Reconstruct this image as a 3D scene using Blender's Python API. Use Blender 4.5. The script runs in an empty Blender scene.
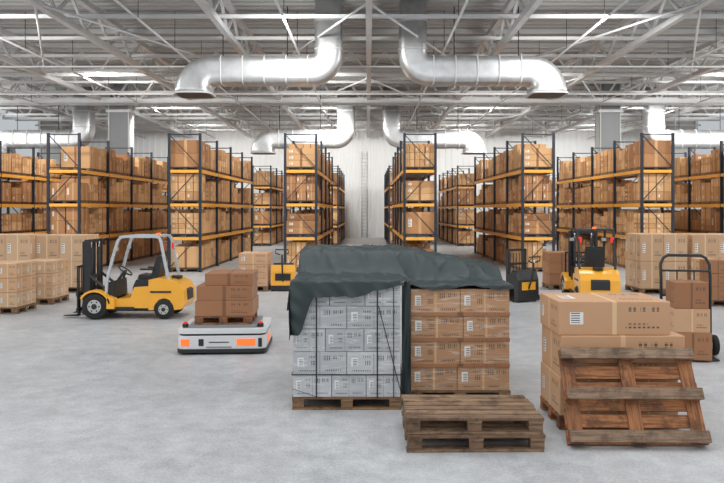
import bpy, math, random
from mathutils import Vector, Matrix, noise
random.seed(7)
H0=2.3; F=680.0; VX=368.0; VY=210.0
def depth(py): return F*H0/(py-VY)
def WX(px,d): return (px-VX)*d/F
try:
    bpy.context.scene.view_settings.view_transform='Standard'
except Exception: pass
# ---------------- materials ----------------
MATS={}
def newmat(name):
    m=bpy.data.materials.new(name); m.use_nodes=True
    nt=m.node_tree; b=nt.nodes['Principled BSDF']
    MATS[name]=m
    return m,nt,b
def N(nt,t,**k):
    n=nt.nodes.new(t)
    for a,v in k.items(): setattr(n,a,v)
    return n
def math_(nt,op,a,b=None,c=None):
    n=N(nt,'ShaderNodeMath',operation=op)
    for i,v in enumerate((a,b,c)):
        if v is None: continue
        if hasattr(v,'links'): nt.links.new(v,n.inputs[i])
        else: n.inputs[i].default_value=v
    return n.outputs[0]
def mixc(nt,f,a,b,bt='MIX'):
    n=N(nt,'ShaderNodeMix',data_type='RGBA',blend_type=bt)
    for s,v in ((n.inputs[0],f),(n.inputs[6],a),(n.inputs[7],b)):
        if hasattr(v,'links'): nt.links.new(v,s)
        elif isinstance(v,(int,float)): s.default_value=v
        else: s.default_value=(v[0],v[1],v[2],1)
    return n.outputs[2]
def srgb(r,g,b):
    f=lambda c:(c/255/12.92) if c/255<=.04045 else ((c/255+.055)/1.055)**2.4
    return (f(r),f(g),f(b))
def simple(name,col,rough=.5,metal=0.,var=.12,scale=6,coat=0,bump=0):
    m,nt,b=newmat(name)
    tc=N(nt,'ShaderNodeTexCoord'); nz=N(nt,'ShaderNodeTexNoise'); nz.inputs['Scale'].default_value=scale; nz.inputs['Detail'].default_value=5
    nt.links.new(tc.outputs['Object'],nz.inputs['Vector'])
    c=mixc(nt,nz.outputs['Fac'],tuple(x*(1-var) for x in col),tuple(min(1,x*(1+var)) for x in col))
    nt.links.new(c,b.inputs['Base Color'])
    b.inputs['Roughness'].default_value=rough; b.inputs['Metallic'].default_value=metal
    b.inputs['Coat Weight'].default_value=coat
    if bump:
        bp=N(nt,'ShaderNodeBump'); bp.inputs['Strength'].default_value=bump; bp.inputs['Distance'].default_value=.01
        nt.links.new(nz.outputs['Fac'],bp.inputs['Height']); nt.links.new(bp.outputs[0],b.inputs['Normal'])
    return m
def rectmask(nt,u,v,x0,x1,y0,y1):
    a=math_(nt,'GREATER_THAN',u,x0); b=math_(nt,'LESS_THAN',u,x1); c=math_(nt,'GREATER_THAN',v,y0); d=math_(nt,'LESS_THAN',v,y1)
    return math_(nt,'MULTIPLY',math_(nt,'MULTIPLY',a,b),math_(nt,'MULTIPLY',c,d))
def carton(name,c1,c2,tape=None,label=True,printm=True,coat=.15,lab=(.75,.75,.73),ink=(.03,.03,.03),tapew=.035,barc=30,big=False,filmglint=.25):
    m,nt,b=newmat(name)
    uv=N(nt,'ShaderNodeUVMap',uv_map='UVMap'); sp=N(nt,'ShaderNodeSeparateXYZ'); nt.links.new(uv.outputs[0],sp.inputs[0]); u,v=sp.outputs[0],sp.outputs[1]
    geo=N(nt,'ShaderNodeNewGeometry'); r=geo.outputs['Random Per Island']
    col=mixc(nt,r,c1,c2)
    tc=N(nt,'ShaderNodeTexCoord'); nz=N(nt,'ShaderNodeTexNoise'); nz.inputs['Scale'].default_value=3; nz.inputs['Detail'].default_value=4
    nt.links.new(tc.outputs['Object'],nz.inputs['Vector'])
    col=mixc(nt,math_(nt,'MULTIPLY',nz.outputs['Fac'],.5),col,tuple(x*.72 for x in c1))
    if tape:
        d=math_(nt,'ABSOLUTE',math_(nt,'SUBTRACT',u,.5))
        col=mixc(nt,math_(nt,'LESS_THAN',d,tapew),col,tape)
    if label:
        mk=rectmask(nt,u,v,.10,.22,.32,.68) if not big else rectmask(nt,u,v,.08,.2,.34,.74)
        if not big: mk=math_(nt,'MULTIPLY',mk,math_(nt,'GREATER_THAN',math_(nt,'FRACT',math_(nt,'MULTIPLY',r,7.)),.35))
        col=mixc(nt,mk,col,lab)
        nt2=math_(nt,'SINE',math_(nt,'MULTIPLY',v,barc*3.0))
        ik=math_(nt,'MULTIPLY',mk,math_(nt,'MULTIPLY',math_(nt,'GREATER_THAN',nt2,.3),rectmask(nt,u,v,.11,.19,.36,.66)))
        col=mixc(nt,ik,col,ink)
    if printm:
        rects=((.62,.70,.70,.84),(.73,.79,.70,.84),(.82,.9,.70,.84),(.60,.9,.2,.26),(.62,.8,.30,.36))
        if big: rects=((.56,.70,.62,.84),(.74,.82,.66,.84),(.85,.93,.66,.84),(.30,.46,.72,.82),(.60,.92,.14,.22),(.10,.44,.12,.2),(.34,.44,.40,.62))
        for (x0,x1,y0,y1) in rects:
            chk=math_(nt,'GREATER_THAN',math_(nt,'SINE',math_(nt,'MULTIPLY',u,150.)),-.3)
            chk2=math_(nt,'GREATER_THAN',math_(nt,'SINE',math_(nt,'MULTIPLY',v,90.)),-.7)
            mk=math_(nt,'MULTIPLY',math_(nt,'MULTIPLY',chk,chk2),rectmask(nt,u,v,x0,x1,y0,y1))
            col=mixc(nt,math_(nt,'MULTIPLY',mk,.85),col,ink)
    if coat>.4:
        # stretch-film glints: highlights along the wrinkles painted pale into the base colour
        mp=N(nt,'ShaderNodeMapping'); mp.inputs['Scale'].default_value=(1.2,1.2,11); mp.inputs['Rotation'].default_value=(0,.22,0)
        nt.links.new(tc.outputs['Object'],mp.inputs['Vector'])
        n2=N(nt,'ShaderNodeTexNoise'); n2.inputs['Scale'].default_value=2; n2.inputs['Detail'].default_value=5; n2.inputs['Distortion'].default_value=1.8
        nt.links.new(mp.outputs[0],n2.inputs['Vector'])
        cr=N(nt,'ShaderNodeValToRGB'); cr.color_ramp.elements[0].position=.52; cr.color_ramp.elements[1].position=.66
        nt.links.new(n2.outputs['Fac'],cr.inputs[0])
        col=mixc(nt,math_(nt,'MULTIPLY',cr.outputs[0],filmglint),col,(.85,.82,.78))
        bp=N(nt,'ShaderNodeBump'); bp.inputs['Strength'].default_value=.8; bp.inputs['Distance'].default_value=.03
        nt.links.new(n2.outputs['Fac'],bp.inputs['Height']); nt.links.new(bp.outputs[0],b.inputs['Coat Normal'])
    nt.links.new(col,b.inputs['Base Color'])
    b.inputs['Roughness'].default_value=.65; b.inputs['Coat Weight'].default_value=coat; b.inputs['Coat Roughness'].default_value=.2
    return m
def wood(name,c1,c2,dark=.35):
    m,nt,b=newmat(name)
    uv=N(nt,'ShaderNodeUVMap',uv_map='UVm'); mp=N(nt,'ShaderNodeMapping'); mp.inputs['Scale'].default_value=(3,45,1)
    geo=N(nt,'ShaderNodeNewGeometry'); r=geo.outputs['Random Per Island']
    cm=N(nt,'ShaderNodeCombineXYZ'); nt.links.new(math_(nt,'MULTIPLY',r,50),cm.inputs[0]); nt.links.new(math_(nt,'MULTIPLY',r,31),cm.inputs[1])
    nt.links.new(cm.outputs[0],mp.inputs['Location']); nt.links.new(uv.outputs[0],mp.inputs['Vector'])
    nz=N(nt,'ShaderNodeTexNoise'); nz.inputs['Scale'].default_value=1; nz.inputs['Detail'].default_value=6; nz.inputs['Distortion'].default_value=.6
    nt.links.new(mp.outputs[0],nz.inputs['Vector'])
    tc=N(nt,'ShaderNodeTexCoord'); n3=N(nt,'ShaderNodeTexNoise'); n3.inputs['Scale'].default_value=5; n3.inputs['Detail'].default_value=5; n3.inputs['Roughness'].default_value=.7
    nt.links.new(tc.outputs['Object'],n3.inputs['Vector'])
    col=mixc(nt,r,c1,c2)
    cr=N(nt,'ShaderNodeValToRGB'); cr.color_ramp.elements[0].position=.32; cr.color_ramp.elements[1].position=.6
    nt.links.new(nz.outputs['Fac'],cr.inputs[0])
    col=mixc(nt,cr.outputs[0],tuple(x*dark for x in c1),col)
    c3=N(nt,'ShaderNodeValToRGB'); c3.color_ramp.elements[0].position=.36; c3.color_ramp.elements[1].position=.52; nt.links.new(n3.outputs['Fac'],c3.inputs[0])
    col=mixc(nt,math_(nt,'SUBTRACT',1.,c3.outputs[0]),col,tuple(x*.5 for x in c2))
    nt.links.new(col,b.inputs['Base Color']); b.inputs['Roughness'].default_value=.8
    bp=N(nt,'ShaderNodeBump'); bp.inputs['Strength'].default_value=.5; bp.inputs['Distance'].default_value=.005
    nt.links.new(nz.outputs['Fac'],bp.inputs['Height']); nt.links.new(bp.outputs[0],b.inputs['Normal'])
    return m
def emis(name,col,s):
    m,nt,b=newmat(name); b.inputs['Base Color'].default_value=(*col,1); b.inputs['Emission Color'].default_value=(*col,1); b.inputs['Emission Strength'].default_value=s
    return m
simple('steel_galv',(.60,.61,.62),.45,.12,.12,3)
simple('steel_paint',(.52,.53,.53),.5,.05,.1,2)
simple('steel_dark',(.20,.21,.22),.5,.1,.1,2)
simple('duct_metal',(.56,.57,.58),.38,.8,.3,3.5)
simple('rack_post',(.020,.026,.038),.45,.2,.1,4)
simple('rack_beam',(.80,.37,.055),.45,0,.1,4)
simple('yellow_paint',(.88,.41,.03),.32,0,.06,3,coat=.4)
simple('guard_white',(.50,.52,.53),.35,.2,.06,3)
simple('black_plastic',(.016,.017,.019),.45,0,.2,8)
simple('dark_metal',(.035,.037,.04),.4,.4,.2,8)
simple('rubber',(.014,.014,.014),.8,0,.2,20)
simple('rim',(.5,.5,.47),.4,.3,.1,5)
simple('chrome',(.7,.7,.7),.2,1,.05,5)
simple('agv_white',(.68,.69,.69),.35,0,.05,3,coat=.3)
simple('agv_grey',(.25,.26,.27),.45,.2,.1,5)
emis('amber_lamp',(1.,.18,.03),.55)
emis('red_lamp',(.8,.03,.02),.3)
simple('tarp_cloth',(.019,.031,.033),.48,0,.18,5,bump=.1)
simple('strap',(.012,.012,.014),.4,0,.1,8)
carton('carton_brown',srgb(192,148,108),srgb(172,128,90),tape=srgb(204,162,120),coat=.5,tapew=.02,big=True,filmglint=.3)
carton('carton_plain',srgb(198,154,116),srgb(206,164,124),tape=srgb(216,180,140),label=True,printm=True,coat=.25,tapew=.02)
carton('carton_dark',srgb(168,116,78),srgb(150,102,68),tape=srgb(120,82,54),label=False,coat=.2,tapew=.03)
carton('carton_grey',srgb(168,172,176),srgb(196,199,202),tape=srgb(150,154,158),lab=(.7,.7,.7),coat=.5,big=True,tapew=.012,filmglint=.35)
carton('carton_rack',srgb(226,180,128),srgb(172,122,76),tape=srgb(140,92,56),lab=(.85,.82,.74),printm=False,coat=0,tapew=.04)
carton('carton_rack_dark',srgb(186,134,88),srgb(156,108,70),tape=srgb(200,156,110),lab=(.85,.82,.74),printm=False,coat=0,tapew=.05)  # darker rack cartons, given to whole stacks at random
carton('crate_tan',srgb(206,172,138),srgb(190,152,116),tape=srgb(220,190,154),coat=.1,tapew=.02)
wood('wood_old',srgb(160,126,92),srgb(124,94,68))
wood('wood_red',srgb(184,122,78),srgb(140,94,64),.3)
wood('wood_grey',srgb(156,126,98),srgb(118,90,70),.32)
wood('wood_weathered',srgb(156,130,106),srgb(124,98,78),.35)
# ---------------- mesh builder ----------------
class MB:
    def __init__(s): s.V=[];s.F=[];s.M=[];s.U=[];s.W=[];s.S=[];s.mats=[];s.X=Matrix()
    def mi(s,m):
        if m not in s.mats: s.mats.append(m)
        return s.mats.index(m)
    def face(s,idx,mat,uv=None,um=None,smooth=False):
        s.F.append(idx);s.M.append(s.mi(mat));n=len(idx)
        s.U+=uv or [(0.01,0.01)]*n; s.W+=um or uv or [(0,0)]*n; s.S.append(smooth)
    def v(s,p):
        s.V.append(tuple(s.X@Vector(p))); return len(s.V)-1
    def box(s,x0,x1,y0,y1,z0,z1,mat,R=None):
        P=[(x0,y0,z0),(x1,y0,z0),(x1,y1,z0),(x0,y1,z0),(x0,y0,z1),(x1,y0,z1),(x1,y1,z1),(x0,y1,z1)]
        if R is not None:
            c=Vector(((x0+x1)/2,(y0+y1)/2,(z0+z1)/2)); P=[tuple(c+R@(Vector(p)-c)) for p in P]
        I=[s.v(p) for p in P]
        dx,dy,dz=x1-x0,y1-y0,z1-z0
        for q,a,b in (((0,1,5,4),dx,dz),((1,2,6,5),dy,dz),((2,3,7,6),dx,dz),((3,0,4,7),dy,dz),((4,5,6,7),dx,dy),((3,2,1,0),dx,dy)):
            uv=[(0,0),(1,0),(1,1),(0,1)]
            um=[(0,0),(a,0),(a,b),(0,b)] if a>=b else [(0,0),(0,a),(b,a),(b,0)]
            s.face([I[k] for k in q],mat,uv,um)
    def prism(s,prof,y0,y1,mat,smooth=False):
        n=len(prof); A=[s.v((x,y0,z)) for x,z in prof]; B=[s.v((x,y1,z)) for x,z in prof]
        s.face(A,mat); s.face(B[::-1],mat)
        for i in range(n):
            j=(i+1)%n; s.face([A[j],A[i],B[i],B[j]],mat,smooth=smooth)
    def sweep(s,pts,r,mat,seg=10,rect=None,cap=True,smooth=True,sq=None):
        pts=[Vector(p) for p in pts]; n=len(pts); T=[]
        for i in range(n):
            a=pts[max(0,i-1)];b=pts[min(n-1,i+1)];T.append((b-a).normalized())
        up=Vector((0,0,1)) if abs(T[0].z)<.9 else Vector((0,1,0))
        nn=(up-T[0]*up.dot(T[0])).normalized(); rings=[]
        for i in range(n):
            nn=(nn-T[i]*nn.dot(T[i])).normalized(); bb=T[i].cross(nn)
            rr=r[i] if isinstance(r,(list,tuple)) else r
            if rect: off=[(-1,-1),(1,-1),(1,1),(-1,1)]; ring=[s.v(pts[i]+nn*(o[0]*rect[0])+bb*(o[1]*rect[1])) for o in off]
            else:
                ring=[]
                for j in range(seg):
                    t=2*math.pi*(j+.5)/seg; c,d=math.cos(t),math.sin(t)
                    k=1.0 if not sq else (abs(c)**sq+abs(d)**sq)**(-1/sq)
                    ring.append(s.v(pts[i]+(nn*c+bb*d)*rr*k))
            rings.append(ring)
        m=len(rings[0])
        for i in range(n-1):
            for j in range(m):
                k=(j+1)%m; s.face([rings[i][j],rings[i][k],rings[i+1][k],rings[i+1][j]],mat,smooth=smooth and not rect)
        if cap: s.face(rings[0][::-1],mat); s.face(rings[-1],mat)
    def cyl(s,p0,p1,r,mat,seg=14): s.sweep([p0,p1],r,mat,seg)
    def bar(s,p0,p1,a,b,mat): s.sweep([p0,p1],0,mat,rect=(a/2,b/2))
    def wheel(s,c,r,w,axis='Y'):
        c=Vector(c); a={'X':Vector((1,0,0)),'Y':Vector((0,1,0))}[axis]
        pr=[(-.5,.55),(-.5,.85),(-.42,.97),(-.2,1),(.2,1),(.42,.97),(.5,.85),(.5,.55)]
        s.sweep([c+a*w*t for t,_ in pr],[r*q for _,q in pr],'rubber',24)
        for sg in (-1,1):
            s.sweep([c+a*sg*w*.3,c+a*sg*w*.515],[r*.56,r*.52],'rim',20)
            s.sweep([c+a*sg*w*.5,c+a*sg*w*.56],r*.22,'dark_metal',12)
            for k in range(6):
                t=k*math.pi/3; o=(Vector((math.cos(t),0,math.sin(t))) if axis=='Y' else Vector((0,math.cos(t),math.sin(t))))*r*.38
                s.sweep([c+o+a*sg*w*.5,c+o+a*sg*w*.55],r*.07,'dark_metal',6)
    def mesh(s,name):
        me=bpy.data.meshes.new(name); me.from_pydata(s.V,[],s.F)
        for m in s.mats: me.materials.append(MATS[m])
        me.polygons.foreach_set('material_index',s.M); me.polygons.foreach_set('use_smooth',s.S)
        for nm,dat in (('UVMap',s.U),('UVm',s.W)):
            l=me.uv_layers.new(name=nm); l.data.foreach_set('uv',[c for p in dat for c in p])
        me.update(); return me
    def obj(s,name,loc=(0,0,0),rz=0,bevel=0,parent=None,rot=None):
        return mkobj(name,s.mesh(name),loc,rz,bevel,parent,rot)
def mkobj(name,me,loc=(0,0,0),rz=0,bevel=0,parent=None,rot=None):
    o=bpy.data.objects.new(name,me); bpy.context.scene.collection.objects.link(o)
    o.location=loc; o.rotation_euler=rot or (0,0,rz)
    if bevel:
        b=o.modifiers.new('bevel','BEVEL'); b.width=bevel; b.segments=2; b.limit_method='ANGLE'; b.angle_limit=math.radians(50)
    if parent: o.parent=parent
    return o
def empty(name,loc=(0,0,0),rz=0):
    o=bpy.data.objects.new(name,None); bpy.context.scene.collection.objects.link(o); o.location=loc; o.rotation_euler=(0,0,rz); o.empty_display_size=.2; return o

# ---------------- room ----------------
XW=25.0; YB=57.0; YF=-14.0; ZR=9.8
m,nt,b=newmat('concrete_floor')
tc=N(nt,'ShaderNodeTexCoord')
def nz(sc,de,ro=.5):
    n=N(nt,'ShaderNodeTexNoise'); n.inputs['Scale'].default_value=sc; n.inputs['Detail'].default_value=de; n.inputs['Roughness'].default_value=ro; nt.links.new(tc.outputs['Object'],n.inputs['Vector']); return n.outputs['Fac']
a1=nz(.5,6,.6); a2=nz(4,8,.75); a3=nz(38,4,.7)
f=math_(nt,'ADD',math_(nt,'MULTIPLY',a1,.3),math_(nt,'ADD',math_(nt,'MULTIPLY',a2,.35),math_(nt,'MULTIPLY',a3,.35)))
cr=N(nt,'ShaderNodeValToRGB'); cr.color_ramp.elements[0].position=.36; cr.color_ramp.elements[1].position=.62
cr.color_ramp.elements[0].color=(.25,.258,.27,1); cr.color_ramp.elements[1].color=(.54,.548,.555,1)
nt.links.new(f,cr.inputs[0]); nt.links.new(cr.outputs[0],b.inputs['Base Color'])
nt.links.new(math_(nt,'ADD',math_(nt,'MULTIPLY',a2,.35),.25),b.inputs['Roughness'])
bp=N(nt,'ShaderNodeBump'); bp.inputs['Strength'].default_value=.3; bp.inputs['Distance'].default_value=.02; nt.links.new(a2,bp.inputs['Height']); nt.links.new(bp.outputs[0],b.inputs['Normal'])
simple('wall_panel',(.76,.78,.79),.6,0,.04,1)
simple('roof_panel',(.42,.42,.42),.6,0,.1,1.5)
g=MB(); g.box(-XW-.2,XW+.2,YF,YB+.2,-.2,0,'concrete_floor'); g.obj('floor')
def ribwall(name,p0,p1,z0,z1):
    g=MB(); p0=Vector(p0);p1=Vector(p1); L=(p1-p0).length; d=(p1-p0)/L; n=Vector((-d.y,d.x,0)); per=.5; k=int(L/per)
    pts=[]
    for i in range(k):
        for t,o in ((0,0),(.35,0),(.42,.04),(.93,.04)): pts.append(p0+d*(i+t)*per+n*o)
    pts.append(p1)
    A=[g.v((p.x,p.y,z0)) for p in pts];B=[g.v((p.x,p.y,z1)) for p in pts]
    for i in range(len(pts)-1): g.face([A[i],A[i+1],B[i+1],B[i]],'wall_panel')
    return g.obj(name)
ribwall('wall_back',(-XW,YB,0),(XW,YB,0),0,ZR+.4)
for nm,sx in (('wall_left',-1),('wall_right',1)):
    g=MB(); x0,x1=sorted((sx*XW,sx*(XW+.2)))
    g.box(x0,x1,YF,YB,0,5.6,'wall_panel'); g.box(x0,x1,YF,YB,9.2,ZR+.4,'wall_panel')
    g.box(x0,x1,YF,-8,5.6,9.2,'wall_panel'); g.box(x0,x1,52,YB,5.6,9.2,'wall_panel')
    for k in range(11): g.box(x0,x1,-8+k*6-.1,-8+k*6+.1,5.6,9.2,'wall_panel')
    g.obj(nm)
g=MB(); per=.5; y=YF; pts=[]
while y<YB:
    for t,o in ((0,0),(.2,0),(.3,.09),(.7,.09),(.8,0)): pts.append((y+t*per,ZR+o))
    y+=per
def roofstrip(x0,x1,ya,yb):
    P=[p for p in pts if ya<=p[0]<=yb]
    A=[g.v((x0,p[0],p[1])) for p in P];B=[g.v((x1,p[0],p[1])) for p in P]
    for i in range(len(P)-1): g.face([A[i],A[i+1],B[i+1],B[i]],'roof_panel')
roofstrip(-XW,XW,18,YB+1)
roofstrip(-XW,-16,YF,18.2);roofstrip(-8,-4,YF,18.2);roofstrip(4,8,YF,18.2);roofstrip(16,XW,YF,18.2)
g.obj('ceiling')

# ---------------- roof structure ----------------
def truss_mesh(L,h,pan,c,d,mat):
    g=MB(); g.box(-c/2,c/2,0,L,0,c,mat); g.box(-c/2,c/2,0,L,h-c,h,mat)
    n=int(L/pan); 
    for i in range(n):
        a=i*pan; g.bar((0,a,c),(0,a+pan/2,h-c),d,d,mat); g.bar((0,a+pan/2,h-c),(0,a+pan,c),d,d,mat)
    return g.mesh('truss')
tm=truss_mesh(44,1.25,2.2,.2,.09,'steel_galv')
for k in range(-4,5):
    mkobj('roof_truss',tm,(k*4.9+.03,12.5,8.3))
tx=truss_mesh(49.6,1.3,1.55,.16,.08,'steel_galv')
for y in (19.8,31.3,46.2):
    mkobj('cross_truss',tx,(24.8,y,8.45),rz=math.pi/2)
g=MB()
for sgn in (-1,1):
    g.box(-24.8,24.8,37.6+sgn*.35-.08,37.6+sgn*.35+.08,8.15,8.45,'steel_galv')
for i in range(33):
    x=-24.4+i*1.5; g.bar((x,37.6,8.4),(x+.75,37.6,9.6),.10,.10,'steel_galv'); g.bar((x+.75,37.6,9.6),(x+1.5,37.6,8.4),.10,.10,'steel_galv')
g.box(-24.8,24.8,37.5,37.7,9.5,9.7,'steel_galv')
g.obj('main_girder')
g=MB()
y=22.2
while y<56:
    g.box(-24.8,24.8,y-.05,y+.05,8.56,8.68,'steel_galv'); y+=2.85
y=18.5
while y<56:
    g.box(-24.8,24.8,y-.06,y+.06,9.58,9.78,'steel_paint'); y+=2.4
for x in (-18.3,-12.6,-7.1,-2.6,2.8,7.3,12.8,18.1):
    g.cyl((x,14,8.2),(x,56,8.2),.04,'steel_galv',8)
    for k in range(10):
        yy=17+k*4; g.cyl((x,yy,8.2),(x,yy,9.6),.012,'dark_metal',6)
for y in (27.5,34): g.cyl((-24,y,8.1),(24,y,8.1),.04,'steel_galv',8)
for k in range(-5,5):
    for y in (20,31.4,43.3):
        if k%2==0: g.cyl((k*4.9,y,8.4),(k*4.9+4.9,y+11,8.4),.04,'steel_galv',8)
        else: g.cyl((k*4.9+4.9,y,8.4),(k*4.9,y+11,8.4),.04,'steel_galv',8)
g.obj('roof_purlins_and_pipes')  # purlins and sprinkler pipes joined in one object
for x in (-14.3,13.9):
    g=MB()
    g.box(x-.6,x+.6,39,39.06,0,9.7,'steel_dark'); g.box(x-.6,x+.6,39.74,39.8,0,9.7,'steel_dark'); g.box(x-.03,x+.03,39.06,39.74,0,9.7,'steel_dark')
    for s_ in (-.6,.54): g.box(x+s_,x+s_+.06,38.97,39.83,0,9.7,'steel_paint')
    g.box(x-.7,x+.7,38.9,39.9,7.9,8.05,'steel_galv')
    g.obj('steel_column')
def arc(c,r,a0,a1,ux,uz,n=9):
    c=Vector(c);ux=Vector(ux);uz=Vector(uz)
    return [c+ux*r*math.cos(a0+(a1-a0)*i/n)+uz*r*math.sin(a0+(a1-a0)*i/n) for i in range(n+1)]
def duct_mesh(L,z,r):
    g=MB(); rb=.62; SQ=5
    p=[Vector((0,0,ZR+.3)),Vector((0,0,z+rb))]
    p+=arc((rb,0,z+rb),rb,math.pi,1.5*math.pi,(1,0,0),(0,0,1))[1:]
    p+=[Vector((L-1.2,0,z))]; R=[r]*len(p)
    e=arc((L-.72,0,z-.72),.72,math.pi/2,0,(1,0,0),(0,0,1)); p+=e; R+=[r+(.14*i/9) for i in range(10)]
    p+=[Vector((L,0,z-.84))]; R+=[r+.15]
    g.sweep(p,R,'duct_metal',48,cap=True,sq=SQ)
    xs=[rb+.1+i*(L-rb-1.1)/4 for i in range(5)]
    for x in xs: g.sweep([(x-.02,0,z),(x+.02,0,z)],r+.03,'steel_paint',48,sq=SQ)
    for zz in (z+rb+.1,z+rb+1.1): g.sweep([(0,0,zz-.02),(0,0,zz+.02)],r+.03,'steel_paint',48,sq=SQ)
    g.sweep([(L,0,z-.88),(L,0,z-.82)],r+.18,'steel_paint',48,sq=SQ)
    g.sweep([(L,0,z-.885),(L,0,z-.87)],r+.1,'black_plastic',48,sq=SQ)
    for x in (xs[1],xs[4]): g.cyl((x,0,z+r),(x,0,9.6),.02,'dark_metal',6)
    return g.mesh('duct')
dm=duct_mesh(4.8,7.28,.49); dm2=duct_mesh(5.1,6.65,.55)
mkobj('ventilation_duct',dm,(1.6,24.4,0)); mkobj('ventilation_duct',dm,(-1.4,24.4,0),rz=math.pi)
mkobj('ventilation_duct',dm2,(1.45,41.9,0)); mkobj('ventilation_duct',dm2,(-1.35,41.9,0),rz=math.pi)
mkobj('ventilation_duct',dm2,(-17.5,41.9,0),rz=math.pi); mkobj('ventilation_duct',dm2,(17.6,41.9,0))
g=MB()
for sx in (-.22,.22): g.cyl((-.3+sx,YB-.15,0),(-.3+sx,YB-.15,7.2),.03,'steel_paint',8)
for i in range(23): g.cyl((-.52,YB-.15,.3+i*.3),(-.08,YB-.15,.3+i*.3),.018,'steel_paint',6)
for z in (1,3,5,7): g.bar((-.52,YB-.15,z),(-.52,YB,z),.04,.04,'steel_paint'); g.bar((-.08,YB-.15,z),(-.08,YB,z),.04,.04,'steel_paint')
g.obj('wall_ladder')

# ---------------- racks ----------------
RW=1.25; BAY=2.8; NB=4; RH=5.15
g=MB()
for k in range(NB+1):
    y=k*BAY
    for x in (.05,RW-.05):
        g.box(x-.045,x+.045,y-.04,y+.04,0,RH,'rack_post'); g.box(x-.09,x+.09,y-.08,y+.08,0,.02,'rack_post')
    z=.15;i=0
    while z<RH-.3:
        z2=min(z+1.24,RH-.05)
        g.bar((.05,y,z),(RW-.05,y,z),.04,.05,'rack_post')
        if i%2==0: g.bar((.05,y,z),(RW-.05,y,z2),.03,.03,'rack_post')
        else: g.bar((RW-.05,y,z),(.05,y,z2),.03,.03,'rack_post')
        z=z2;i+=1
    g.bar((.05,y,RH-.05),(RW-.05,y,RH-.05),.04,.05,'rack_post')
for k in range(NB):
    for z in (1.3,2.55,3.8):
        for x in (.02,RW-.02): g.box(x-.025,x+.025,k*BAY+.045,(k+1)*BAY-.045,z-.13,z,'rack_beam')
        for i in range(6): g.box(.05,RW-.05,k*BAY+.25+i*.45,k*BAY+.29+i*.45,z-.05,z-.01,'steel_galv')
for z in (1.3,2.55,3.8): g.box(.1,RW-.1,-.03,.03,z-.12,z-.01,'rack_beam')
rackm=g.mesh('pallet_rack')
def stock(seed):
    R=random.Random(seed); g=MB()
    for k in range(NB):
        for z in (0,1.302,2.552,3.802):
            for s in range(3):
                if R.random()<.06: continue
                y0=k*BAY+.1+s*.88; y1=y0+.80; x0=.06; x1=RW-.06
                for a in (0,.45,.9): g.box(x0+a*(x1-x0)*.98,x0+a*(x1-x0)*.98+.1,y0,y1,z,z+.09,'wood_old')
                g.box(x0,x1,y0,y1,z+.09,z+.115,'wood_old')
                nx=R.choice((1,2,2,3)); ny=R.choice((1,2,2,3)); nzz=R.choice((1,2,2,3,3,4)); hh=R.uniform(.66,1.0)/nzz
                mt='carton_rack' if R.random()<.78 else 'carton_rack_dark'
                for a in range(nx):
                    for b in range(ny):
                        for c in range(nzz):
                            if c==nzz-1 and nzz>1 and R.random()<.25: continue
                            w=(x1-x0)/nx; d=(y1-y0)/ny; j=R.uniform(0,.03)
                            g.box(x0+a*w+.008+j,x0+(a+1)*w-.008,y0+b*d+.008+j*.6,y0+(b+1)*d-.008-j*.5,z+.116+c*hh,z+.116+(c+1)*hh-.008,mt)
    return g.mesh('stocked_cartons')
stocks=[stock(i) for i in range(5)]
XL=[-3.12,-7.42,-11.9,-16.35]; XR=[1.3,5.68,10.1,14.5]
i=0
for yb in (25.2,43.5):
    for x in XL+XR:
        r=mkobj('pallet_rack',rackm,(x,yb,0))
        mkobj('stocked_cartons',stocks[i%5],parent=r); i+=1

# ---------------- pallets & stacks ----------------
def pallet(g,x0,x1,y0,y1,z,mat,h=.144,nd=6,jit=0,mat2=None,t=.022):
    bh=h-3*t; W=x1-x0; D=y1-y0; R=random.Random(int(x0*100)+int(y0*10)+int(z*100))
    mat2=mat2 or mat
    bys=[y0,y0+D/2-.06,y1-.115]; bxs=[x0,x0+W/2-.07,x1-.14]
    for by in bys:
        j=R.uniform(-jit,jit)
        g.box(x0+j,x1+j,by,by+.115,z,z+t,mat2)
        for bx in bxs: g.box(bx+.003,bx+.137,by+.006,by+.108,z+t,z+t+bh,mat)
    for bx in bxs: g.box(bx,bx+.14,y0,y1,z+t+bh,z+2*t+bh,mat)
    sp=D/nd; w=sp*.82
    for i in range(nd):
        a=y0+i*(D-w)/(nd-1); j=R.uniform(-jit,jit)
        g.box(x0+j,x1+j,a,a+w,z+2*t+bh,z+h,mat)
def stack(name,x0,x1,y0,y1,rows,mat,z0=.145,pm='wood_old',ny=2,bevel=.006,pal=True):
    cx,cy=(x0+x1)/2,(y0+y1)/2
    g=MB(); g.X=Matrix.Translation((-cx,-cy,0))
    if pal: pallet(g,x0,x1,y0,y1,0,pm)
    z=z0
    for h,fr in rows:
        a=x0+.01; W=x1-x0-.02
        for q in fr:
            for b in range(ny):
                d=(y1-y0-.02)/ny
                j=random.uniform(-.006,.006)
                g.box(a+.003,a+q*W-.003,y0+.01+b*d+.003+j,y0+.01+(b+1)*d-.003+j*.5,z+.002,z+h-.003,mat if isinstance(mat,str) else random.choice(mat))
            a+=q*W
        z+=h
    return g,(cx,cy,0),bevel,name
def put(t): g,l,b,n=t; return g.obj(n,l,bevel=b)
h2=[.5,.5]
t=stack('grey_carton_pallet',-.874,.385,7.82,8.78,[(.262,[.36,.32,.32]),(.262,h2),(.262,[.3,.36,.34]),(.262,h2),(.262,[.34,.33,.33])],'carton_grey',pm='wood_old')
g=t[0]
def sb(x0,x1,z0,z1,y=7.812): g.box(x0,x1,y-.006,y,z0,z1,'strap')
sb(-.874,.385,.40,.414)
sb(-.60,-.585,.14,1.46); sb(.10,.115,.14,1.46); sb(.29,.30,.14,1.46)
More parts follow.
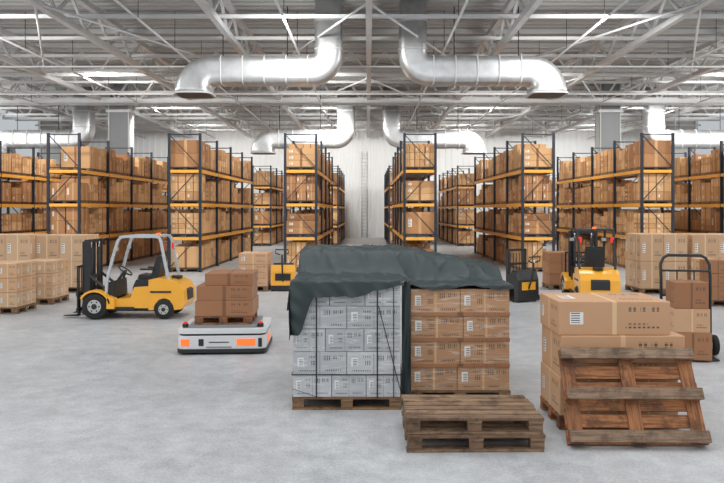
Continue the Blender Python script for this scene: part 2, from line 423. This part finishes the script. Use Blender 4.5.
g.bar((-.87,7.80,.25),(-.6,7.80,.16),.004,.012,'strap'); g.bar((.12,7.80,1.2),(.38,7.80,.2),.004,.01,'strap')
g.box(-.882,-.876,7.82,8.78,.40,.414,'strap')
put(t)
put(stack('grey_carton_pallet',-.874,.385,8.95,9.9,[(.398,h2)]*4,'carton_grey'))
t=stack('brown_carton_pallet',.50,1.70,8.1,9.02,[(.305,[.47,.53]),(.305,h2),(.305,[.53,.47]),(.30,h2)],['carton_brown'])
g=t[0]
for z in (.45,.755,1.06): g.box(.51,1.69,8.092,8.097,z-.022,z+.022,'carton_dark')
put(t)
put(stack('brown_carton_pallet',.50,1.70,9.2,10.1,[(.33,h2)]*4,'carton_brown'))
d=6.45
x0,x1=WX(407,d),WX(545,d)
g=MB(); cx=(x0+x1)/2; g.X=Matrix.Translation((-cx,-d-.4,0))
pallet(g,x0,x1,d,d+.82,0,'wood_grey',h=.16,jit=.012,t=.026); g.obj('wooden_pallet',(cx,d+.4,0),rz=.012,bevel=.003)
g=MB(); g.X=Matrix.Translation((-cx,-d-.4,0))
pallet(g,x0,x1,d,d+.82,0,'wood_grey',h=.16,jit=.016,t=.026); g.obj('wooden_pallet',(cx-.005,d+.42,.161),rz=-.01,bevel=.003)
g=MB(); cx,cy=2.62,7.5; g.X=Matrix.Translation((-cx,-cy,0))
pallet(g,2.0,3.26,7.12,7.92,0,'wood_red')
def cb(x0,x1,z0,z1,m,y0=7.12,y1=7.92): g.box(x0,x1,y0,y1,z0,z1,m)
cb(2.01,2.62,.146,.545,'carton_plain');cb(2.63,3.25,.146,.545,'carton_plain')
cb(2.02,3.31,.548,.985,'carton_plain',7.10,7.9)
cb(2.0,3.17,.988,1.34,'carton_plain',7.13,7.9)
g.obj('carton_pallet',(cx,cy,0),bevel=.008)
g=MB(); W=1.34; D=.93
pallet(g,-W/2,W/2,-D/2,D/2,0,'wood_red',h=.17,nd=6,jit=.02,mat2='wood_weathered',t=.028)
th=math.radians(62)
base=Vector((2.63,6.49,.17*math.cos(th)+.002))
M=Matrix.Translation(base)@Matrix.Rotation(math.radians(-1.0),4,'Z')@Matrix.Rotation(th,4,'X')@Matrix.Translation((0,D/2,0))@Matrix.Rotation(math.pi,4,'X')
o=g.obj('wooden_pallet',bevel=.004); o.matrix_world=M

# tarp
xl,xr=-.885,1.72
def sm(a,b,x):
    t=max(0,min(1,(x-a)/(b-a))); return t*t*(3-2*t)
def yfront(x): return 7.79+.285*sm(.36,.52,x)
def ridge(p): return (1-min(1,abs(noise.noise(Vector(p)))*3))**2
def Ht(x,y):
    s=sm(8.62,8.96,y)
    front=1.475-.085*sm(.3,.6,x)
    rear=1.755-.235*max(0,min(1,(x-.45)/1.2))
    h=front+(rear-front)*s
    h+=.010*abs(noise.noise(Vector((x*3,y*3,1))))*2+.024*ridge((x*2.2+y*1.6,y*1.1-x*.7,4))+.012*ridge((x*5-y*2,y*4+x*2,9))+.006
    return h
NX,NY=200,150
ol,orr,ob=.36,.22,.35
yb=10.14
g=MB(); idx=[]
for j in range(NY+1):
    row=[]
    for i in range(NX+1):
        s=xl-ol+(xr-xl+ol+orr)*i/NX
        xc=min(max(s,xl),xr); ox=max(xl-s,0)+max(s-xr,0); sgx=-1 if s<xl else 1
        yf=yfront(xc)
        fo=.17+.48*(1-sm(-.80,-.60,s))-.10*sm(-.2,.25,s)-.03*sm(.3,.6,s)+.02*math.sin(s*9)+.05*math.exp(-((s+.15)/.16)**2)
        T=(yb-yf)+fo+ob; t=-fo+T*j/NY
        yc=yf+min(max(t,0),yb-yf); oy=max(-t,0)+max(t-(yb-yf),0); sgy=-1 if t<0 else 1
        if s<xl: ox=ox*(.3 if t<0 else 1)
        dr=math.hypot(ox,oy) if (ox>0 and oy>0) else ox+oy
        z=Ht(xc,yc)-dr
        out=.008+.015*min(1,dr*5)+.026*(math.sin(s*19+t*4)+math.sin((s+t)*31+1)*.4+1)*min(1,dr*2.8)
        x=xc;y=yc
        if ox>0 and oy>0:
            a=math.atan2(ox,oy); b2=math.sin(2*a); x+=sgx*(.6*out*math.sin(a)+.02*b2*dr);y+=sgy*(out*math.cos(a)+.08*b2*dr)
        elif ox>0: x+=sgx*out*.6
        elif oy>0: y+=sgy*out
        row.append(g.v((x,y,z)))
    idx.append(row)
for j in range(NY):
    for i in range(NX):
        g.face([idx[j][i],idx[j][i+1],idx[j+1][i+1],idx[j+1][i]],'tarp_cloth',smooth=True)
col=[]
for k in range(30):
    z=1.47-k*1.43/29
    col.append([g.v((.393+.1*q+(.004*math.sin(k*.7) if 0<q<1 else 0),7.9+.03*math.sin(q*7+k*.2),z)) for q in (0,.25,.5,.75,1)])
for k in range(29):
    for q in range(4): g.face([col[k+1][q],col[k+1][q+1],col[k][q+1],col[k][q]],'tarp_cloth',smooth=True)
g.obj('tarpaulin')

def qs(name,px0,px1,d,dep,H_,nr,mat,fr=h2):
    x0,x1=WX(px0,d),WX(px1,d); return put(stack(name,x0,x1,d,d+dep,[((H_-.145)/nr,fr)]*nr,mat,bevel=0.008))
qs('carton_pallet',-22,17,15.0,.9,1.12,3,['carton_plain','crate_tan'])
qs('carton_pallet',20,53,16.5,.9,1.06,3,['carton_plain','crate_tan'])
qs('carton_pallet',-20,30,18.6,1.1,1.62,2,'crate_tan')
qs('carton_pallet',34,84,18.9,1.1,1.60,2,'crate_tan')
qs('carton_pallet',238,268,19.2,.9,1.08,3,'carton_plain',[1.0])
qs('carton_pallet',640,688,18.6,1.1,1.64,2,'crate_tan')
qs('carton_pallet',692,745,18.9,1.1,1.62,2,'crate_tan')
qs('carton_pallet',708,750,16.2,.9,1.1,3,['carton_plain','carton_dark'])
# ---------------- AGV ----------------
e=empty('autonomous_pallet_robot',(-2.36,11.4,0),rz=.05)
g=MB()
def rr(x0,x1,y0,y1,c,n=5):
    P=[]
    for cx,cy,a in ((x1-c,y1-c,0),(x0+c,y1-c,90),(x0+c,y0+c,180),(x1-c,y0+c,270)):
        for i in range(n+1):
            t=math.radians(a+90*i/n); P.append((cx+c*math.cos(t),cy+c*math.sin(t)))
    return P
def slab(P,z0,z1,mat):
    A=[g.v((x,y,z0)) for x,y in P];B=[g.v((x,y,z1)) for x,y in P]; n=len(P)
    g.face(A[::-1],mat);g.face(B,mat)
    for i in range(n): g.face([A[i],A[(i+1)%n],B[(i+1)%n],B[i]],mat)
slab(rr(-.71,.71,-.60,.60,.10),.03,.09,'black_plastic')
slab(rr(-.70,.70,-.59,.59,.12),.09,.30,'agv_white')
slab(rr(-.68,.68,-.57,.57,.12),.30,.33,'black_plastic')
slab(rr(-.70,.70,-.59,.59,.12),.33,.41,'agv_white')
slab(rr(-.55,.55,-.5,.5,.05),.41,.45,'agv_grey')
for a,b_ in ((-.64,-.50),(.24,.54),(-.36,-.28)): g.box(a,b_,-.599,-.58,.14,.25,'amber_lamp' if b_-a>.1 else 'black_plastic')
g.box(-.2,.12,-.598,-.58,.19,.205,'black_plastic'); g.box(-.24,.16,-.599,-.58,.11,.13,'agv_grey')
g.box(.69,.707,-.3,.1,.14,.25,'amber_lamp'); g.box(.58,.64,-.596,-.58,.12,.26,'black_plastic')
for sx in (-.60,.60): g.cyl((sx,-.42,.41),(sx,-.42,.47),.05,'black_plastic',16); g.cyl((sx,-.42,.47),(sx,-.42,.50),.035,'red_lamp',14)
for sx in (-.5,.5):
    for sy in (-.4,.4): g.cyl((sx-.03,sy,.045),(sx+.03,sy,.045),.045,'rubber',14)
g.obj('chassis',bevel=.006,parent=e)
g=MB(); pallet(g,-.46,.46,-.42,.42,.45,'wood_red',h=.135); g.obj('pallet',bevel=.003,parent=e)
g=MB(); g.box(-.45,.48,-.42,.40,.588,.83,'carton_dark'); g.box(-.43,.46,-.41,.40,.832,1.07,'carton_dark'); g.box(-.30,.47,-.38,.40,1.072,1.27,'carton_dark')
g.obj('cartons',bevel=.006,parent=e)

# ---------------- forklift ----------------
def forklift(name,loc,rz,guard='guard_white',scale=1.):
    e=empty(name,loc,rz); e.scale=(scale,)*3
    g=MB(); Y='yellow_paint'
    hw=.46
    cw=[(.42,.20),(.42,.86),(.60,.90),(.92,.86),(1.10,.78),(1.20,.62),(1.22,.34),(1.14,.22),(.98,.20),(.96,.30),(.88,.42),(.76,.46),(.64,.42),(.55,.30),(.53,.20)]
    g.prism(cw[::-1],-hw,hw,Y)
    g.prism([(1.16,.40),(1.235,.40),(1.228,.60),(1.17,.66)],-.22,.22,'black_plastic')
    g.prism([(-.30,.24),(.44,.24),(.44,.72),(.10,.70),(.02,.46),(-.30,.44)],-.44,.44,Y)
    g.box(-.34,.10,-.47,.47,.20,.27,'black_plastic')
    g.prism([(.04,.47),(.44,.70),(.50,.86),(.12,.86),(.05,.70)],-.38,.38,'black_plastic')
    g.box(.46,.92,-.475,-.462,.58,.62,'black_plastic');g.box(.46,.92,.462,.475,.58,.62,'black_plastic')
    g.prism([(-.62,.62),(-.50,.80),(-.36,.84),(-.34,.46),(-.45,.44)],-.40,.40,'black_plastic')
    for s in (-1,1):
        a0=[(-.73+.36*math.cos(math.radians(t)),.29+.36*math.sin(math.radians(t))) for t in range(10,151,14)]
        a1=[(-.73+.315*math.cos(math.radians(t)),.29+.315*math.sin(math.radians(t))) for t in range(150,9,-14)]
        y0,y1=sorted((s*.36,s*.57)); g.prism(a0+a1,y0,y1,Y)
        g.prism([(-.46,.24),(-.30,.24),(-.30,.46),(-.42,.52),(-.46,.44)],y0,min(y1,.47) if s>0 else y1,Y)
        g.wheel((-.73,s*.46,.29),.285,.20); g.wheel((.76,s*.42,.22),.215,.16)
    g.cyl((-.42,0,.80),(-.26,0,1.02),.03,'black_plastic')
    tc_=Vector((-.25,0,1.03)); u=Vector((.8,0,-.6)); w=Vector((0,1,0))
    g.sweep([tc_+(u*math.cos(t)+w*math.sin(t))*.17 for t in [k*2*math.pi/20 for k in range(21)]],.016,'black_plastic',8)
    g.bar(tc_-w*.16,tc_+w*.16,.02,.02,'black_plastic')
    for k in range(3): g.cyl((-.38,.18+k*.06,.82),(-.32,.18+k*.06,1.0),.01,'black_plastic',6)
    g.prism([(.10,.86),(.14,.96),(.50,.92),(.52,.86)],-.24,.24,'black_plastic')
    g.prism([(.46,.90),(.40,.93),(.52,1.34),(.58,1.40),(.64,1.36),(.58,.90)],-.23,.23,'black_plastic')
    for s in (-1,1): g.box(.18,.48,s*.27-.03,s*.27+.03,1.06,1.10,'black_plastic')
    for s in (-1,1):
        y=s*.42
        g.sweep([(-.52,y,.55),(-.50,y,.85),(-.36,y,1.40),(-.26,y,1.72),(-.20,y,1.79),(-.1,y,1.81),(.56,y,1.81),(.64,y,1.79),(.68,y,1.72),(.78,y,1.2),(.86,y,.86)],.0,guard,rect=(.025,.03))
    for x in (-.2,-.06,.08,.22,.36,.50,.62): g.bar((x,-.42,1.815),(x,.42,1.815),.03,.035,guard)
    g.box(-.24,.66,-.42,-.38,1.79,1.83,guard); g.box(-.24,.66,.38,.42,1.79,1.83,guard)
    for s in (-1,1):
        g.box(-.34,-.27,s*.40-.05,s*.40+.05,1.50,1.58,'rim')
        g.box(.70,.735,s*.38-.04,s*.38+.04,1.5,1.64,'red_lamp')
    g.cyl((.5,0,1.83),(.5,0,1.88),.045,'amber_lamp',14)
    g.cyl((.92,0,.86),(.92,0,.92),.12,'black_plastic',16)
    for s in (-1,1):
        g.box(-1.02,-.90,s*.34-.035,s*.34+.035,.08,1.74,'dark_metal'); g.box(-1.10,-1.03,s*.26-.03,s*.26+.03,.08,1.70,'black_plastic')
        g.cyl((-.93,s*.22,.1),(-.93,s*.22,1.55),.035,'dark_metal',12); g.cyl((-.93,s*.22,1.55),(-.93,s*.22,1.68),.02,'chrome',10)
        g.bar((-1.06,s*.10,.3),(-1.06,s*.10,1.62),.02,.03,'dark_metal')
        g.cyl((-.92,s*.36,.95),(-.42,s*.36,.55),.03,'dark_metal',10)
    for z in (.14,.9,1.70): g.box(-1.0,-.92,-.36,.36,z-.04,z+.04,'dark_metal')
    g.box(-1.09,-1.04,-.28,.28,1.62,1.70,'black_plastic')
    for z in (.16,.50): g.box(-1.17,-1.12,-.46,.46,z,z+.08,'dark_metal')
    for s in (-1,1): g.box(-1.16,-1.13,s*.42-.02,s*.42+.02,.16,1.15,'dark_metal')
    g.box(-1.16,-1.13,-.44,.44,1.13,1.17,'dark_metal')
    for k in range(-3,4): g.box(-1.155,-1.135,k*.11-.01,k*.11+.01,.56,1.14,'dark_metal')
    for s in (-1,1):
        g.box(-1.21,-1.17,s*.25-.05,s*.25+.05,.05,.60,'dark_metal')
        g.prism([(-1.21,.04),(-1.17,.05),(-1.17,.085),(-1.50,.065),(-1.53,.045)],s*.25-.05,s*.25+.05,'dark_metal')
    g.box(-.85,.6,-.34,.34,.16,.26,'black_plastic')
    g.obj('truck_body',bevel=.010,parent=e)
    return e
forklift('forklift',(WX(134,14.6),14.75,0),rz=0,scale=.96)
forklift('forklift',(5.65,17.3,0),rz=-math.pi/2-.12,guard='black_plastic')
xa=WX(549,19.6); put(stack('carton_pallet',xa,xa+.75,19.6,20.4,[(.31,[1.])]*3,'carton_dark'))

def ptruck(name,loc,rz,tall=1.15,mast=False,body='yellow_paint'):
    e=empty(name,loc,rz); g=MB()
    g.prism([(-.16,.05),(-.18,.60),(-.10,.72),(.16,.74),(.22,.55),(.24,.05)],-.34,.34,body)
    g.box(-.19,.25,-.36,.36,.03,.16,'black_plastic'); g.prism([(-.1,.72),(-.07,.78),(.12,.79),(.15,.735)],-.28,.28,'black_plastic')
    g.box(.235,.25,-.22,.22,.3,.5,'black_plastic' if body=='yellow_paint' else 'yellow_paint')
    g.sweep([(.18,0,.2),(.36,0,.6),(.42,0,tall-.1)],.025,'dark_metal',10)
    g.sweep([(.42,-.05,tall-.1),(.44,-.18,tall-.06),(.45,-.18,tall+.04),(.45,.18,tall+.04),(.44,.18,tall-.06),(.42,.05,tall-.1)],.018,'black_plastic',8)
    for s in (-1,1):
        g.box(-1.25,-.16,s*.24-.08,s*.24+.08,.08,.14,'dark_metal'); g.cyl((-1.1,s*.24-.05,.05),(-1.1,s*.24+.05,.05),.048,'rubber',14)
        g.cyl((.12,s*.3-.03,.07),(.12,s*.3+.03,.07),.07,'rubber',16)
    if mast:
        for s in (-1,1): g.box(-.26,-.18,s*.28-.03,s*.28+.03,.1,tall+.2,'dark_metal')
        for z in (.4,.9,tall+.15): g.box(-.25,-.2,-.3,.3,z,z+.06,'dark_metal')
        for k in range(-2,3): g.cyl((-.22,k*.1,.5),(-.22,k*.1,tall+.1),.012,'dark_metal',6)
    g.obj('truck_body',bevel=.01,parent=e); return e
ptruck('electric_pallet_truck',(WX(283,19.3),19.5,0),-math.pi/2)
ptruck('electric_stacker',(WX(524,17),17.2,0),-math.pi/2+.5,tall=1.1,mast=True,body='dark_metal')

e=empty('hand_truck',(5.02,10.75,0),rz=-.12)
g=MB(); hw=.37
def ar(pts,r,mat='black_plastic'): g.sweep(pts,r,mat,10)
ar([(-hw,0,.08),(-hw,.0,1.2),(-hw,.03,1.44),(-hw+.05,.05,1.54),(-hw+.12,.05,1.58),(hw-.12,.05,1.58),(hw-.05,.05,1.54),(hw,.03,1.44),(hw,0,1.2),(hw,0,.08)],.024)
for z in (.3,.62,.95,1.34): ar([(-hw,0,z),(hw,0,z)],.017)
for x in (-.13,.13): ar([(x,0,.1),(x,0,1.34)],.012)
g.box(-.36,.36,-.42,.0,.012,.03,'dark_metal')
for s in (-1,1):
    ar([(s*.3,0,.55),(s*.3,.18,.16)],.014); ar([(s*.3,0,.16),(s*.3,.18,.16)],.014)
    g.wheel((s*.46,.10,.16),.16,.09,'X')
g.cyl((-.46,.10,.16),(.46,.10,.16),.014,'dark_metal',10)
g.obj('frame',parent=e)
g=MB(); g.box(-.33,.22,-.50,-.03,.032,.44,'carton_dark');g.box(-.32,.20,-.48,-.03,.443,.80,'carton_plain');g.box(-.31,.18,-.47,-.03,.803,1.20,'carton_dark')
g.obj('cartons',bevel=.006,parent=e)

# ---------------- lights ----------------
def area(name,loc,rot,sx,sy,e,col=(1,1,1)):
    l=bpy.data.lights.new(name,'AREA'); l.shape='RECTANGLE'; l.size=sx; l.size_y=sy; l.energy=e; l.color=col
    o=bpy.data.objects.new(name,l); o.location=loc; o.rotation_euler=rot; bpy.context.scene.collection.objects.link(o); return o
for x in (-12,0,12):
    area('overhead_fill_light',(x,6,9.7),(math.radians(10),0,0),7.5,20,950,(.97,.985,1))  # unseen area lights added overhead, out of frame, for soft top light
for y,en in ((20.5,1500),(30,1500),(40,1600),(49.5,1400)):
    for x in (-14.7,-4.9,4.9,14.7):
        area('rack_fill_light',(x+2.4,y,8.1),(math.radians(35),0,0),1.2,.6,en*.27,(1,.985,.95))  # fill lights added to brighten racks and far end, turned away from camera
for s in (-1,1):
    area('window_lamp',(s*24.7,24,7.4),(0,s*math.radians(80),0),3.4,40,2000,(1,.98,.94))
area('front_fill_light',(0,-12,6),(math.radians(90),0,0),34,8,400,(1,.98,.95))  # unseen fill added behind the camera for soft frontal light
w=bpy.data.worlds.new('world'); bpy.context.scene.world=w; w.use_nodes=True
bg=w.node_tree.nodes['Background']; bg.inputs[0].default_value=(.9,.95,1,1); bg.inputs[1].default_value=.55
c=bpy.data.cameras.new('camera'); o=bpy.data.objects.new('camera',c); bpy.context.scene.collection.objects.link(o)
o.location=(0,0,H0); o.rotation_euler=(math.radians(90),0,0)
c.sensor_width=36; c.lens=F/724*36; c.shift_x=-6/724; c.shift_y=-31.5/724; c.clip_end=300
bpy.context.scene.camera=o
